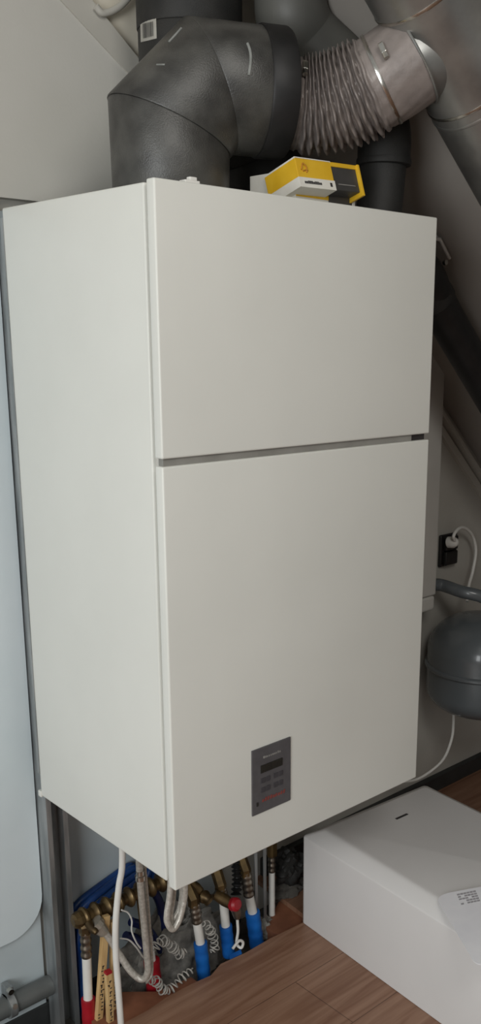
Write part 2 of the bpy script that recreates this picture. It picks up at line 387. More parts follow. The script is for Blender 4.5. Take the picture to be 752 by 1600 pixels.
def clamp(i, scr, lean=0):
    p, (t, a, b) = P[i], Fm[i]
    t = (t+V((0, 0, lean))).normalized()
    c = obj('hose_clamp', lathe([(R2*.98, -.003), (R2*1.015, -.003), (R2*1.02, 0), (R2*1.015, .003), (R2*.98, .003)], p, t, 64), 'bright', fx, True)
    sp = ray_cyl(scr[0], scr[1], p, t, R2*1.05); od = (sp-p); od = (od-t*od.dot(t)).normalized(); tg = t.cross(od)
    mt = Matrix((tg, t, od)).transposed().to_4x4(); mt.translation = sp
    s_ = obj('clamp_screw', bx((-.010, -.005, -.006), (.010, .005, .005), .002, 2, mt), 'bright', c); s_.matrix_parent_inverse = Matrix()
    s2_ = tb([sp+tg*.009, sp+tg*.019], .005, 10); o = obj('screw_head', s2_, 'bright', c); o.matrix_parent_inverse = Matrix()
clamp(int(n*.075), (477, 104))
clamp(int(n*.77), (598, 76), .0)
# steel duct along the roof slope, with the branch collar
RS = .098
td = c_ax.y; q0 = on('y', td, 608, 0); q1 = on('y', td, 752, 265); dS = unit(q1-q0)
nS = V((-dS.z, 0, dS.x));  nS = nS if nS.x > 0 else -nS
pa = q0+nS*RS*.93; pb = q1+nS*RS*.93
A0, A1 = pa-dS*.75, pb+dS*1.5
sd = thing('steel_duct', pa, 'round galvanised steel ventilation duct sloping down at the upper right under the roof', 'duct')
obj('pipe', tb([A0+(A1-A0)*k/40 for k in range(41)], RS, 72), 'steel', sd, True)
for (u, v) in ((668, 14), (725, 181), (720, 201)):
    p = ray_cyl(u, v, pa, dS, RS); c_ = pa+dS*((p-pa).dot(dS))
    obj('joint_ring', lathe([(RS*.98, -.004), (RS*1.008, -.003), (RS*1.016, 0), (RS*1.008, .003), (RS*.98, .004)], c_, dS, 72), 'bright' if v < 190 else 'steel', sd, True)
sp0 = P[-1]; c_ = c_ax+(c_ax-sp0)*.1
obj('branch_collar', tb([sp0-d_e*.03]+[sp0+(c_-sp0)*k/8 for k in range(9)], R2*.92, 56), 'steel', sd, True)
obj('bead_ring', lathe([(R2*.93, -.003), (R2*1.03, -.002), (R2*1.05, 0), (R2*1.03, .002), (R2*.93, .003)], sp0+d_e*.002, d_e, 56), 'steel', sd, True)

# vertical black duct with a barcode sticker
yv = .385
vb = on('y', yv, 297, 60); RV = .1
vt = V((vb.x, vb.y, roofz(vb.x)+.02)); vm = V((vb.x, yv, on('y', yv, 297, 115).z))
ve = V((.515, .37, 1.335)); v0 = V((.515, .37, H+.0005))
vd = thing('vertical_duct', v0, 'black vertical foam duct with a barcode sticker behind the big elbow', 'duct')
dv = unit(vm-ve); na = unit(up+dv)
obj('lower_section', mitre(v0, ve, up, na, RV*.98, RV*.98), 'epp_dark', vd, True)
obj('middle_section', mitre(ve, vm, na, na, RV, RV), 'epp_dark', vd, True)
jz = on('y', yv-.07, 240, 14).z
obj('upper_section', mitre(vm, V((vm.x, vm.y, jz)), na, up, RV, RV), 'epp_dark', vd, True)
obj('top_section', mitre(V((vm.x, vm.y, jz)), vt, up, up, RV*1.02, RV*1.02), 'epp_dark', vd, True)
def patch(u0, v0_, u1, v1_, p, ax, r, k=6):
    bm = bmesh.new(); G = []
    for i in range(k+1):
        row = []
        for j in range(k+1):
            s, t = i/k, j/k
            row.append(bm.verts.new(ray_cyl(u0+(u1-u0)*s+1*(t), v0_+(v1_-v0_)*t-6*s*(1), p, ax, r)))
        G.append(row)
    for i in range(k):
        for j in range(k): bm.faces.new((G[i][j], G[i+1][j], G[i+1][j+1], G[i][j+1]))
    r_ = bmesh.ops.solidify(bm, geom=bm.faces[:], thickness=.0006)
    return bm
lb = obj('barcode_label', patch(219, 31, 244, 66, vm, up, RV+.0012), 'wcard', vd); 
bars = bmesh.new()
for i in range(9):
    u = 223+i*1.9; wd = random.choice([.5, .8, 1.1])
    pts = [ray_cyl(uu, vv-6*(u-219)/25, vm, up, RV+.0018) for uu, vv in ((u, 38), (u+wd, 38), (u+wd+.6, 61), (u+.6, 61))]
    bars.faces.new([bars.verts.new(p_) for p_ in pts])
bmesh.ops.solidify(bars, geom=bars.faces[:], thickness=.0003)
o = obj('barcode', bars, 'ink', lb); o.matrix_parent_inverse = Matrix()

# grey duct: up from the cabinet top, across behind the hose, up through the roof
g = [on('y', .27, 455, 5), on('y', .27, 458, 28), on('y', .27, 476, 62), on('y', .24, 520, 104), on('y', .21, 556, 140)]
g = [V((g[0].x, g[0].y, roofz(g[0].x)+.03)), V((g[0].x, g[0].y, g[0].z+.06))] + g
gd = thing('grey_duct', on('y', .14, 588, 322), 'dark grey bent duct rising from the cabinet and passing behind the flexible hose', 'duct')
RG = .072
obj('upper_bend', tb(spline(g, 10), RG, 48), 'duct_grey', gd, True)
pz = on('y', .14, 592, 322); pz.z = H+.0005
obj('elbow', tb(spline([on('y', .20, 560, 150), on('y', .17, 586, 172), on('y', .14, 600, 206), on('y', .14, 600, 256)], 10), .054, 48), 'epp_dark', gd, True)
obj('lower_pipe', tb([on('y', .14, 600, 250), pz], .047, 40), 'epp_dark', gd, True)
obj('joint_ring', lathe([(.046, -.008), (.0555, -.006), (.0565, 0), (.0555, .006), (.046, .008)], on('y', .14, 600, 254), V((0, 0, 1)), 48), 'epp_dark', gd, True)
yg = .27
dp_ = thing('sloping_pipe', on('y', yg, 752, 592), 'dark pipe sloping down under the roof beside the right edge of the cabinet', 'pipe')
ends = [on('y', yg, 648, 412), on('y', yg, 690, 485), on('y', yg, 752, 592), on('y', yg, 830, 727)]
ends.append(ends[-1]+(ends[-1]-ends[-2]).normalized()*.6)
obj('pipe', tb(spline([V((ends[0].x-.10, .55, ends[0].z+.05)), V((ends[0].x-.07, .42, ends[0].z+.05))]+ends, 8), .0465, 40), 'rubber', dp_, True)
p_ = ends[1]; obj('coupling', tb([p_-(p_-ends[0])*.55, p_-(p_-ends[0])*.2], .051, 40), 'epp_dark', dp_, True)
# small bracket beside it
bp = on('y', yg-.03, 695, 390)
br = thing('pipe_bracket', bp, 'small pale pipe bracket at the right edge of the upper cabinet door', 'bracket')
q_ = [on('y', yg-.03, 688, 374), on('y', yg-.03, 703, 404)]
obj('strap', tb([q_[0], q_[1]], .004, 10), 'casing', br); obj('screw', tb([bp+V((-.006,-.004,-.03)), bp+V((-.006, -.012, -.03))], .006, 10), 'bright', br)
obj('arm', tb([q_[0], q_[0]+V((.05, .0, .0))*-.2, V((q_[0].x, q_[0].y+.03, roofz(q_[0].x)))], .005, 8), 'casing', br)

# white cable arc above the sloping strip
o = obj('white_conduit', tb(spline([on('y', .54, u, v) for u, v in ((150,10),(160,20),(176,17),(192,6),(206,-12),(214,-40))]+[on('y', .57, 216, -70)], 8), .0068, 12), 'trim', None, True)
tag(o, 'white conduit curving above the sloping strip at the upper left', 'conduit')

# ------------------------------------------------------------------ cartons on the cabinet
def carton(name, label, build, loc):
    t = thing(name, loc, label, 'carton', 'small cartons on top of the cabinet'); build(t); return t
yb = .075
def lp(u, v): return on('y', yb, u, v)
def lower_box(t):
    a_, b_, c_ = lp(462, 300), lp(514, 300), lp(553, 300)
    top = on('y', yb, 500, 293).z
    x0_, xm_, x1_ = a_.x, b_.x, c_.x
    obj('yellow_half', bx((x0_, yb, H+.0005), (xm_, yb+.085, top), .0015), 'wcard', t)
    obj('band', bx((x0_+.001, yb-.0008, H+.016), (xm_-.001, yb+.002, top-.004)), 'yellow', t)
    obj('dark_half', bx((xm_, yb, H+.0005), (x1_, yb+.085, top), .0015), 'dcard', t)
    obj('edge_strip', bx((x1_-.004, yb-.001, H+.0005), (x1_+.004, yb+.085, top), .0015), 'wcard', t)
    return top
tl = thing('carton', lp(505, 318), 'white and charcoal carton lying underneath the tilted yellow box on the cabinet', 'carton', 'small cartons on top of the cabinet')
topz = lower_box(tl)
# tilted top carton, built in its own frame: X along its length, Y depth, Z height
tcn = thing('carton', lp(500, 290), 'tilted yellow carton with white band and charcoal end, topmost on the cabinet', 'carton', 'small cartons on top of the cabinet')
yt = .045
A_, B_ = on('y', yt, 470, 291), on('y', yt, 568, 302)
ex = unit(B_-A_); L_ = (B_-A_).length
ey = unit(V((.12, 1, -.30))); ey = unit(ey-ex*ey.dot(ex)); ez = ex.cross(ey)
hgt = .052; dp = .085; ez_off = hgt
lift = 0
def F(x, y, z): return A_+ex*x+ey*y+ez*z
def fbox(a, b, bev=.001):
    mt = Matrix((ex, ey, ez)).transposed().to_4x4(); mt.translation = A_
    return bx(a, b, bev, 2, mt)
sx = L_*.55
obj('yellow_half', fbox((0, 0, 0), (sx, dp, hgt)), 'yellow', tcn)
obj('charcoal_half', fbox((sx, .002, .002), (L_-.006, dp-.002, hgt-.002)), 'dcard', tcn)
obj('top_edge', fbox((sx-.0005, .0, hgt-.008), (L_, dp, hgt)), 'yellow', tcn)
obj('end_flap', fbox((L_-.006, -.004, -.006), (L_, dp, hgt)), 'yellow', tcn)
bnd = obj('white_band', fbox((-.0006, -.0008, -.0006), (sx+.001, dp, .017), .0003), 'wcard', tcn)
obj('top_band', fbox((-.0006, .0, hgt-.002), (sx, dp, hgt+.0008), .0003), 'wcard', tcn)
tx = bmesh.new(); xx = .012
for i in range(11):
    ww = random.uniform(.0022, .0042); hh = random.choice([.004, .0052, .004])
    mt = Matrix((ex, ey, ez)).transposed().to_4x4(); mt.translation = A_
    box(tx, (xx, -.0014, .006), (xx+ww, -.0007, .006+hh), 0, 2, mt); xx += ww+.001
o = obj('lettering', tx, 'ink', bnd); o.matrix_parent_inverse = Matrix()
mt = Matrix((ex, ey, ez)).transposed().to_4x4(); mt.translation = A_
o = obj('emblem', bx((sx-.013, -.0014, .005), (sx-.008, -.0007, .012), 0, 2, mt), 'ink', bnd); o.matrix_parent_inverse = Matrix()
fig = bmesh.new()
for (a_, b_, r_) in (((.010,.030),(.016,.042),.002), ((.016,.042),(.024,.036),.002), ((.024,.036),(.022,.026),.002), ((.013,.028),(.026,.030),.0018)):
    tube(fig, [F(a_[0], -.0008, a_[1]), F((a_[0]+b_[0])/2, -.001, (a_[1]+b_[1])/2+.001), F(b_[0], -.0008, b_[1])], r_*.7, 8)
obj('printed_picture', fig, 'ink_orange', tcn)
obj('printed_line', fbox((sx+.012, .0012, .012), (L_-.016, .0022, .0135), 0), 'ink_grey', tcn)
# white carton behind on the left
wl = on('y', .13, 432, 290)
tw = thing('carton', V((wl.x, .16, H)), 'small plain white carton standing at the left behind the yellow box', 'carton', 'small cartons on top of the cabinet')
wx0, wx1, wz = on('y', .13, 424, 280).x, on('y', .13, 446, 280).x, on('y', .13, 430, 271).z
obj('carton_body', bx((wx0, .13, H+.0005), (wx1+.03, .19, wz), .0012), 'wcard', tw)
tx = bmesh.new()
for r in range(4):
    zz = wz-.014-r*.011
    box(tx, (wx0+.003, .1293, zz), (wx0+random.uniform(.014, .022), .1302, zz+(.004 if r == 2 else .002)))
obj('printing', tx, 'ink', tw)

# ------------------------------------------------------------------ white cover on the floor
bc = on('z', FZ, 471, 1440); bd_ = on('z', FZ, 690, 1600)
ly = unit(V((bd_.x-bc.x, bd_.y-bc.y, 0))); lx = V((-ly.y, ly.x, 0)); lx = lx if lx.x > 0 else -lx
mtx = Matrix((lx, ly, V((0, 0, 1)))).transposed().to_4x4()
# keep a right handed frame: X = lx, Y = -ly
mtx = Matrix((lx, -ly, V((0, 0, 1)))).transposed().to_4x4(); mtx.translation = V((bc.x, bc.y, FZ))
BH, BW, BL = .2720, .455, .80
cv = thing('appliance_cover', (bc.x+.2, bc.y-.3, FZ), 'white rounded appliance cover lying on the laminate below the cabinet', 'appliance cover')
bm = bmesh.new()
def rring(z, ins, rad, k=6):
    pts = []
    for (cx_, cy_, a0) in ((BW-ins-rad, -ins-rad, 0), (ins+rad, -ins-rad, PI/2), (ins+rad, -BL+ins+rad, PI), (BW-ins-rad, -BL+ins+rad, 3*PI/2)):
        for i in range(k+1):
            t = a0+PI/2*i/k; pts.append(bm.verts.new(mtx @ V((cx_+rad*math.cos(t), cy_+rad*math.sin(t), z))))
    return pts
prof = [(.001, .0), (BH-.026, 0.0), (BH-.0235, .0006), (BH-.021, .0025), (BH-.004, .032), (BH-.0015, .036), (BH, .042)]
rings = [rring(z, i_, .012) for z, i_ in prof]
for A, B in zip(rings, rings[1:]):
    nn = len(A)
    for k in range(nn): bm.faces.new((A[k], A[(k+1) % nn], B[(k+1) % nn], B[k]))
bm.faces.new(rings[-1]); bm.faces.new(list(reversed(rings[0])))
shell = obj('shell', bm, 'cover', cv, True)
sl = on('z', FZ+BH, 628, 1276)
sa, sb = on('z', FZ+BH, 619, 1280), on('z', FZ+BH, 637, 1272)
sdv = unit(sb-sa); mt = Matrix((sdv, V((-sdv.y, sdv.x, 0)), V((0, 0, 1)))).transposed().to_4x4(); mt.translation = (sa+sb)/2
LL = (sb-sa).length
obj('badge', bx((-LL/2, -.0035, -.001), (LL/2, .0035, .0012), .0006, 2, mt), 'ink', cv)
# sheet draped over the near edge of the cover
TZ = FZ+BH+.003
inv = mtx.inverted()
def cover_z(x):          # height of the cover's outer skin at inset x from its long side
    if x < 0: return -9
    for (za_, xa_), (zb__, xb__) in zip(prof, prof[1:]):
        if xa_ <= x <= xb__ and xb__ > xa_: return za_+(zb__-za_)*(x-xa_)/(xb__-xa_)
    return BH
best = None
for lift_ in range(0, 8):
    A_, B_ = on('z', TZ+.003*(lift_+1), 694, 1397), on('z', TZ+.003*(lift_+1), 752, 1386)
    for k in range(2, 40):
        D_ = onp(mtx @ V((-.006*k, 0, 0)), lx, 742, 1506)
        ns = unit((B_-A_).cross(D_-A_)); ns = ns if ns.z > 0 else -ns
        ok = True
        for a_ in range(0, 9):
            for b_ in range(0, 27):
                p_ = A_+(D_-A_)*(b_/24)+unit(B_-A_)*(-.06+.25*a_/8); l_ = inv @ p_
                if -BL < l_.y < 0 and l_.x > -.006 and l_.z < cover_z(max(l_.x, 0))+.0015: ok = False
        if ok: best = (A_, B_, D_, ns); break
    if best: break
A_, B_, D_, ns = best
dA = unit(B_-A_)
core = spline([onp(A_, ns, u, v) for u, v in ((700,1396),(690,1400),(685,1406),(689,1416),(701,1436),(717,1463),(733,1490),(740,1502),(748,1507),(758,1507))], 4)
outl = [core[0]+dA*.19] + core + [core[-1]+dA*.17]
sh = thing('document_sleeve', A_, 'white sheet with rounded corners hanging over the near edge of the floor cover', 'document')
obj('sheet', prism(outl, ns*.0015), 'paper', sh)
tx = bmesh.new()
for r in range(5):
    for k in range(6):
        if random.random() < .12: continue
        u, v = 714+k*5.0+r*1.6, 1398-k*1.0+r*3.6
        prism([onp(A_, ns, uu, vv)+ns*.0014 for uu, vv in ((u, v), (u+4.4, v-.9), (u+5.2, v+1.6), (u+.8, v+2.5))], ns*.0004, tx)
obj('printing', tx, 'ink_light', sh)

# ------------------------------------------------------------------ things on the right
# white casing on the wall
YC = .50
cr_, cbz = on('y', YC, 697, 560).x, on('y', YC, 690, 950).z
cs = thing('wall_casing', (cr_-.1, WY, cbz), 'tall narrow white casing on the wall behind the cabinet, right side', 'casing')
sz = on('y', YC, 690, 927).z
obj('casing_body', bx((cr_-.22, YC, sz), (cr_, WY-.001, 1.12), .006, 3), 'casing', cs, True)
bm = bx((cr_-.22, YC+.001, cbz), (cr_-.003, WY-.001, sz-.002), .009, 3); obj('end_cap', bm, 'casing', cs, True)
# expansion tank
tc = on('y', .40, 752, 1037); RT = .168
tk = thing('expansion_tank', (tc.x, tc.y, tc.z-.15), 'glossy grey expansion tank at the right edge behind the cabinet', 'expansion tank')
def dome(sgn, hgt, cyl):
    pr = [(RT, 0), (RT, sgn*cyl)]
    for k in range(1, 11):
        t = PI/2*k/10; pr.append((RT*math.cos(t)**.85 if k < 10 else .002, sgn*(cyl+(hgt-cyl)*math.sin(t)**1.0)))
    return pr
obj('upper_shell', lathe(dome(1, .162, .05), tc, seg=64), 'tank', tk, True)
obj('lower_shell', lathe(list(dome(-1, .162, .08)), tc, seg=64), 'tank', tk, True)
obj('seam_ring', lathe([(RT*.98, -.010), (RT*1.02, -.009), (RT*1.045, -.004), (RT*1.045, .003), (RT*1.02, .007), (RT*.98, .008)], tc, seg=64), 'tank', tk, True)
obj('wall_bracket', bx((tc.x-.03, tc.y+.13, tc.z-.05), (tc.x+.03, WY-.0005, tc.z+.06), .003), 'tank', tk)
pp = on('y', .52, 688, 914)
q_ = [V((pp.x-.08, .53, pp.z+.01)), pp, on('y', .45, 720, 924), on('y', .40, 752, 932), V((tc.x+.03, .40, tc.z+.19)), V((tc.x+.03, .40, tc.z+.12))]
obj('supply_pipe', tb(spline(q_, 8), .0195, 24), 'tank', tk, True)
# socket, plug and cord
sk = on('y', WY-.001, 701, 857)
so_ = thing('wall_socket', (sk.x, WY, sk.z), 'black double wall socket on the gable wall above the grey tank', 'socket')
za, zb_ = on('y', WY, 700, 833).z, on('y', WY, 700, 882).z; xa, xb = on('y', WY, 688, 857).x, on('y', WY, 710, 857).x
obj('plate', bx((xa-.012, WY-.012, zb_), (xb, WY-.0005, za), .006, 3), 'socket', so_, True)
obj('frame', bx((xa, WY-.026, zb_+.006), (xb-.012, WY-.01, (za+zb_)/2-.002), .005, 3), 'socket', so_, True)
obj('frame', bx((xa, WY-.026, (za+zb_)/2+.002), (xb-.012, WY-.01, za-.006), .005, 3), 'socket', so_, True)
pw = on('y', .545, 703, 848)
pc = thing('power_cord', pw, 'white power cord with plug in the black wall socket, arching to the right', 'power cord')
bm = lathe([(.012, .0), (.018, .004), (.018, .022), (.012, .034), (.006, .038)], V((pw.x, .553, pw.z)), V((.1, -1, .15)), 24)
obj('plug', bm, 'wcable', pc, True)
obj('cord', tb(spline([V((pw.x+.002, .524, pw.z+.003)), on('y', .515, 709, 838), on('y', .52, 716, 827), on('y', .53, 726, 825), on('y', .54, 738, 836), on('y', .54, 744, 860), on('y', .53, 739, 893), on('y', .52, 733, 915), on('y', .5, 730, 940)], 8), .0052, 12), 'wcable', pc, True)
# thin cord under the tank
o = obj('thin_cable', tb(spline([on('y', .42, 709, 1102), on('y', .43, 709, 1130), on('y', .44, 706, 1155), on('y', .46, 694, 1185), on('y', .48, 672, 1206), on('y', .50, 648, 1219), on('y', .50, 620, 1222)], 8), .0045, 10), 'wcable', None, True)
tag(o, 'thin white cord hanging from under the grey tank down behind the cabinet', 'cable')

# ------------------------------------------------------------------ lower left: conduit and clip
yq = .548
ca, cb_ = on('y', yq, 0, 1579), on('y', yq, 70, 1541)
ct = thing('wall_conduit', cb_, 'thick grey pipe along the foot of the wall at the lower left', 'pipe')
dd = unit(V((1, 0, 0)))
cm = (ca+cb_)/2
obj('pipe', tb([V((-1.8, yq, cm.z)), V((-.3, yq, cm.z)), V((.0215, yq, cm.z))], .0235, 28), 'greypipe', ct, True)
kx = on('y', yq-.02, 20, 1560).x
k_ = obj('pipe_clip', lathe([(.0245, -.008), (.029, -.008), (.029, .008), (.0245, .008)], V((kx, yq, cm.z)), V((1, 0, 0)), 28), 'stud', ct, True)
o = obj('clip_bracket', bx((kx-.008, yq-.01, cm.z+.02), (kx+.008, yq+.02, cm.z+.05), .002), 'stud', k_); o.matrix_parent_inverse = Matrix()
o = obj('clip_screw', tb([V((kx, yq-.03, cm.z+.012)), V((kx, yq-.018, cm.z+.008))], .006, 10), 'bright', k_); o.matrix_parent_inverse = Matrix()
o = obj('clip_screw', tb([V((kx-.002, yq-.02, cm.z+.045)), V((kx-.002, yq-.008, cm.z+.045))], .007, 10), 'bright', k_); o.matrix_parent_inverse = Matrix()

# ------------------------------------------------------------------ pipework under the cabinet
YM = .43
TZ0 = -.63
mz = on('y', YM, 150, 1425).z
mf = thing('brass_manifold', on('y', YM, 140, 1432), 'ribbed brass manifold running along the wall under the cabinet', 'manifold')
mx0 = on('y', YM, 128, 1436).x
bm = bmesh.new(); nP = 150; xs = [mx0+(.60-mx0)*i/nP for i in range(nP+1)]
obj('body', tb([V((x, YM, mz)) for x in xs], [.015+.006*(1 if (i % 8) < 4 else 0)+.003*(1 if i % 8 in (1, 2) else 0) for i in range(nP+1)], 20), 'brass', mf, True)
obj('end_cap', lathe([(.01, -.022), (.017, -.018), (.02, -.008), (.02, .006)], V((mx0, YM, mz)), V((1, 0, 0)), 8), 'brass', mf)
o = obj('air_valve', tb([V((mx0+.004, YM-.02, mz-.004)), V((mx0+.004, YM-.04, mz-.01)), V((mx0+.006, YM-.05, mz-.014))], [.009, .009, .006], 12), 'brass', mf, True)
def drop(name, label, cat, group, u, yy, v_top, v_w, v_s, v_e, sleeve, rP=.0095, rS=.0135, du=0, fit='crimp', endw=False):
    """pipe dropping from the manifold: nut, ribbed crimp, white pipe, coloured sleeve"""
    pt = on('y', yy, u, v_top); pw_ = on('y', yy, u+du*.3, v_w); ps = on('y', yy, u+du*.6, v_s); pe = on('y', yy, u+du, v_e)
    if pe.z < -.625: pe.z = -.625
    t = thing(name, pe, label, cat, group)
    obj('brass_nut', tb([V((pt.x, YM, mz-.004)), V((pt.x, (YM+yy)/2, (mz+pt.z)/2)), pt+V((0, 0, .004)), pt+V((0, 0, -.012))], .0145, 6), 'brass', t)
    nn = 24
    obj('crimp_fitting', tb([pt+(pw_-pt)*i/nn for i in range(nn+1)], [rP*(1.22 if (i//3) % 2 else 1.06) for i in range(nn+1)], 18), 'crimp', t, True)
    obj('white_pipe', tb(spline([pw_, (pw_+ps)/2, ps, ps+(pe-ps)*.2], 4), rP, 18), 'wpipe', t, True)
    sp_ = spline([ps, ps+(pe-ps)*.5, pe], 8); k = len(sp_)
    if sleeve: obj('sleeve', tb(sp_, [rS*(1+.03*math.sin(i*1.4)) for i in range(k)], 20), sleeve, t, True)
    return t
GP = 'coloured pipe drops below the manifold'
drop('sleeved_pipe', 'white pipe with a red sleeve standing beside the metal stud', 'pipe', GP, 133, .42, 1450, 1495, 1560, 1640, 'red', .0105, .0155, 8)
drop('sleeved_pipe', 'red sleeved pipe hidden behind the looped hose, left of the wool', 'pipe', GP, 226, .42, 1440, 1462, 1500, 1572, 'red', .0105, .019, 18)
drop('sleeved_pipe', 'white pipe with blue sleeve nearest the cabinet corner, leftmost of the blue ones', 'pipe', GP, 303, .385, 1408, 1441, 1473, 1536, 'blue', .0112, .0165, 17)
drop('sleeved_pipe', 'blue sleeved pipe half hidden by the red capped valve, middle of the three', 'pipe', GP, 345, .40, 1385, 1402, 1446, 1492, 'blue', .0112, .0160, 13)
drop('sleeved_pipe', 'thickest blue sleeved pipe, rightmost of the three beside the metal strips', 'pipe', GP, 384, .40, 1362, 1399, 1425, 1479, 'blue', .0122, .0188, 18)
drop('sleeved_pipe', 'thin bare white pipe right of the metal strips under the cabinet', 'pipe', GP, 425, .43, 1330, 1362, 1400, 1445, 'wpipe', .0085, .0086, 0)
# thin vertical strips right of the blue pipes
for (u, ut, lab) in ((402, 399, 'thin grey steel strip standing just right of the blue sleeved pipes'), (415, 414, 'thin grey steel strip standing left of the bare white pipe')):
    a_, b_ = on('y', .41, ut, 1335), on('y', .41, u, 1450)
    b_.z = -.62; a_.z = -.0005
    o = obj('steel_strip', prism([V((b_.x-.0045, .41, b_.z)), V((b_.x+.0045, .41, b_.z)), V((a_.x+.0045, .41, a_.z)), V((a_.x-.0045, .41, a_.z))], (0, .003, 0)), 'stud')
    tag(o, lab, 'metal strip', 'steel strips under the cabinet')
# valve with red cap
vc = on('y', .36, 366, 1416)
vv_ = thing('relief_valve', vc, 'brass relief valve with a red cap between two blue pipes', 'valve')
obj('valve_body', tb([vc+V((-.03, .04, .03)), vc+V((-.012, .02, .012)), vc+V((0, .004, 0))], [.013, .015, .012], 16), 'brass', vv_, True)
obj('red_cap', lathe([(.008, -.002), (.017, 0), (.017, .012), (.012, .018), (.003, .019)], vc+V((0, .004, .004)), V((.1, -1, .35)), 20), 'red', vv_, True)
obj('outlet', tb([vc+V((.004, 0, -.006)), vc+V((.008, -.002, -.026)), vc+V((.008, -.002, -.036))], [.013, .011, .008], 16), 'crimp', vv_, True)
obj('drain_hose', tb(spline([on('y', .36, 371, 1436), on('y', .36, 372, 1455), on('y', .36, 370, 1474), on('y', .35, 377, 1481), on('y', .345, 380, 1473), on('y', .345, 374, 1470), on('y', .34, 364, 1482)], 7), .0036, 10), 'wcable', vv_, True)
# black corrugated tube
P_ = spline([on('y', .42, 369, 1345), on('y', .41, 371, 1370), on('y', .40, 369, 1398)], 20)
o = obj('corrugated_tube', tb(P_, [.011+.0035*math.sin(i*1.15) for i in range(len(P_))], 16), 'rubber', None, True)
tag(o, 'short black corrugated tube above the red valve cap', 'tube')
o = obj('brass_elbow', tb(spline([V((on('y', .42, 290, 1390).x, YM-.018, mz-.01)), on('y', .40, 313, 1398), on('y', .38, 322, 1402), on('y', .37, 330, 1408)], 6), [.012+.004*((i//3) % 2) for i in range(19)], 14), 'brass', None, True)
tag(o, 'dull brass elbow fitting between the first and second blue pipes', 'fitting')

# white cable dropping from the cabinet
yc = .27
pts = [V((on('y', yc, 193, 1338).x, yc, .004))] + ony(yc, [(191,1352),(186,1385),(181,1440),(181,1490),(185,1545),(189,1600),(191,1640)])
o = obj('white_cable', tb(spline(pts, 8), .0068, 14), 'wcable', None, True)
tag(o, 'thick white cable dropping straight from the cabinet to the floor', 'cable')
# looped hose: from fitting under the cabinet down, round and back up to the grey fitting
yh = .33
hp = [on('y', yh, 217, 1352), on('y', yh, 219, 1372), on('y', yh, 224, 1430), on('y', yh, 229, 1485), on('y', yh, 231, 1518), on('y', yh+.01, 222, 1530), on('y', yh+.03, 205, 1518), on('y', yh+.05, 186, 1490), on('y', yh+.06, 168, 1462), on('y', yh+.07, 152, 1446)]
hp[0].z = .002
lh = thing('braided_hose', hp[5], 'silvery hose looping low between the white cable and the coiled wire', 'hose', 'silvery hoses under the cabinet')
obj('hose', tb(spline(hp, 8), .0078, 16), 'hose', lh, True)
p_ = on('y', yh, 219, 1368)
obj('end_fitting', lathe([(.006, -.012), (.0115, -.01), (.0115, .0), (.009, .002), (.009, .012), (.006, .014)], p_, V((0, 0, 1)), 16), 'bright', lh, True)
q_ = hp[-1]; dq = unit(hp[-2]-q_)
obj('hose_nut', tb([q_-dq*.012, q_+dq*.002, q_+dq*.004, q_+dq*.026], [.019, .019, .016, .012], 12), 'nickel', lh)
hp2 = [V((on('y', yh, 226, 1368).x, yh+.012, .002)), on('y', yh+.012, 229, 1390), on('y', yh+.01, 233, 1440), on('y', yh+.01, 237, 1500), on('y', yh+.005, 236, 1524), on('y', yh, 229, 1533)]
obj('second_strand', tb(spline(hp2, 8), .0042, 12), 'hose', lh, True)
# second loop under the front corner
yk = .12
for i, (l0, l1_, lo, lab) in enumerate(((264, 284, 1448, 'outer silvery hose loop hanging below the cabinet front corner'), (270, 279, 1440, 'inner silvery hose loop hanging below the cabinet front corner'))):
    yy = yk+.012*i
    xa_, xb_ = on('y', yy, l0+6, 1385).x, on('y', yy, l1_+3, 1385).x
    pts = [V((xa_, yy, .002)), on('y', yy, l0+2, 1392), on('y', yy, l0-3, 1428), on('y', yy, l0-2, lo-6), on('y', yy, (l0+l1_)/2-4, lo+4), on('y', yy, l1_-5, lo-8), on('y', yy, l1_+1, 1420), on('y', yy, l1_+5, 1390), V((xb_, yy, .002))]
    o = obj('hose_loop', tb(spline(pts, 7), .0062-.0012*i, 14), 'hose', None, True)
    tag(o, lab, 'hose', 'silvery hose loops at the cabinet corner')
# blue tubes: arcs from the stud up and over to the cabinet
sets = [((103,1600),(103,1520),(107,1452),(128,1420),(165,1388),(205,1358),(226,1345)),
        ((106,1620),(108,1540),(112,1475),(134,1436),(172,1398),(212,1368),(236,1356)),
        ((108,1630),(112,1560),(117,1498),(140,1450),(176,1412),(216,1378),(244,1366)),
        ((101,1590),(101,1500),(104,1440),(122,1412),(160,1382),(200,1354),(222,1342))]
bl = ['outermost blue tube arching from the stud up to the cabinet', 'second blue tube of the arching bundle beside the stud', 'innermost blue tube of the arching bundle, lying over the brass manifold', 'rearmost blue tube of the arching bundle against the wall']
for i, s_ in enumerate(sets):
    yy = (.545, .528, .51, .562)[i]
    P_ = ony(yy, s_)
    for p_ in P_:
        p_.z = max(p_.z, -.62); p_.x = max(p_.x, .0855+.004*i)
    P_ = P_ + [V((P_[-1].x+.06, yy, .004))]
    o = obj('blue_tube', tb(spline(P_, 8), .0095, 14), 'bluecable', None, True)
    tag(o, bl[i], 'tube', 'blue tubes beside the stud')
for i, (s_, lab) in enumerate((([(236,1385),(250,1412),(255,1450),(250,1500),(240,1560)], 'dark navy tube hanging behind the silvery hose loops'), ([(205,1440),(228,1450),(246,1478),(248,1520),(243,1570)], 'dark navy tube curving down behind the red sleeve'), ([(196,1462),(214,1468),(232,1492),(238,1530),(236,1580)], 'lowest navy tube just left of the grey wool'))):
    P_ = ony(.465-.012*i, s_)
    o = obj('navy_tube', tb(spline(P_, 8), .0105, 14), 'navy', None, True); tag(o, lab, 'tube', 'dark navy tubes behind the hoses')
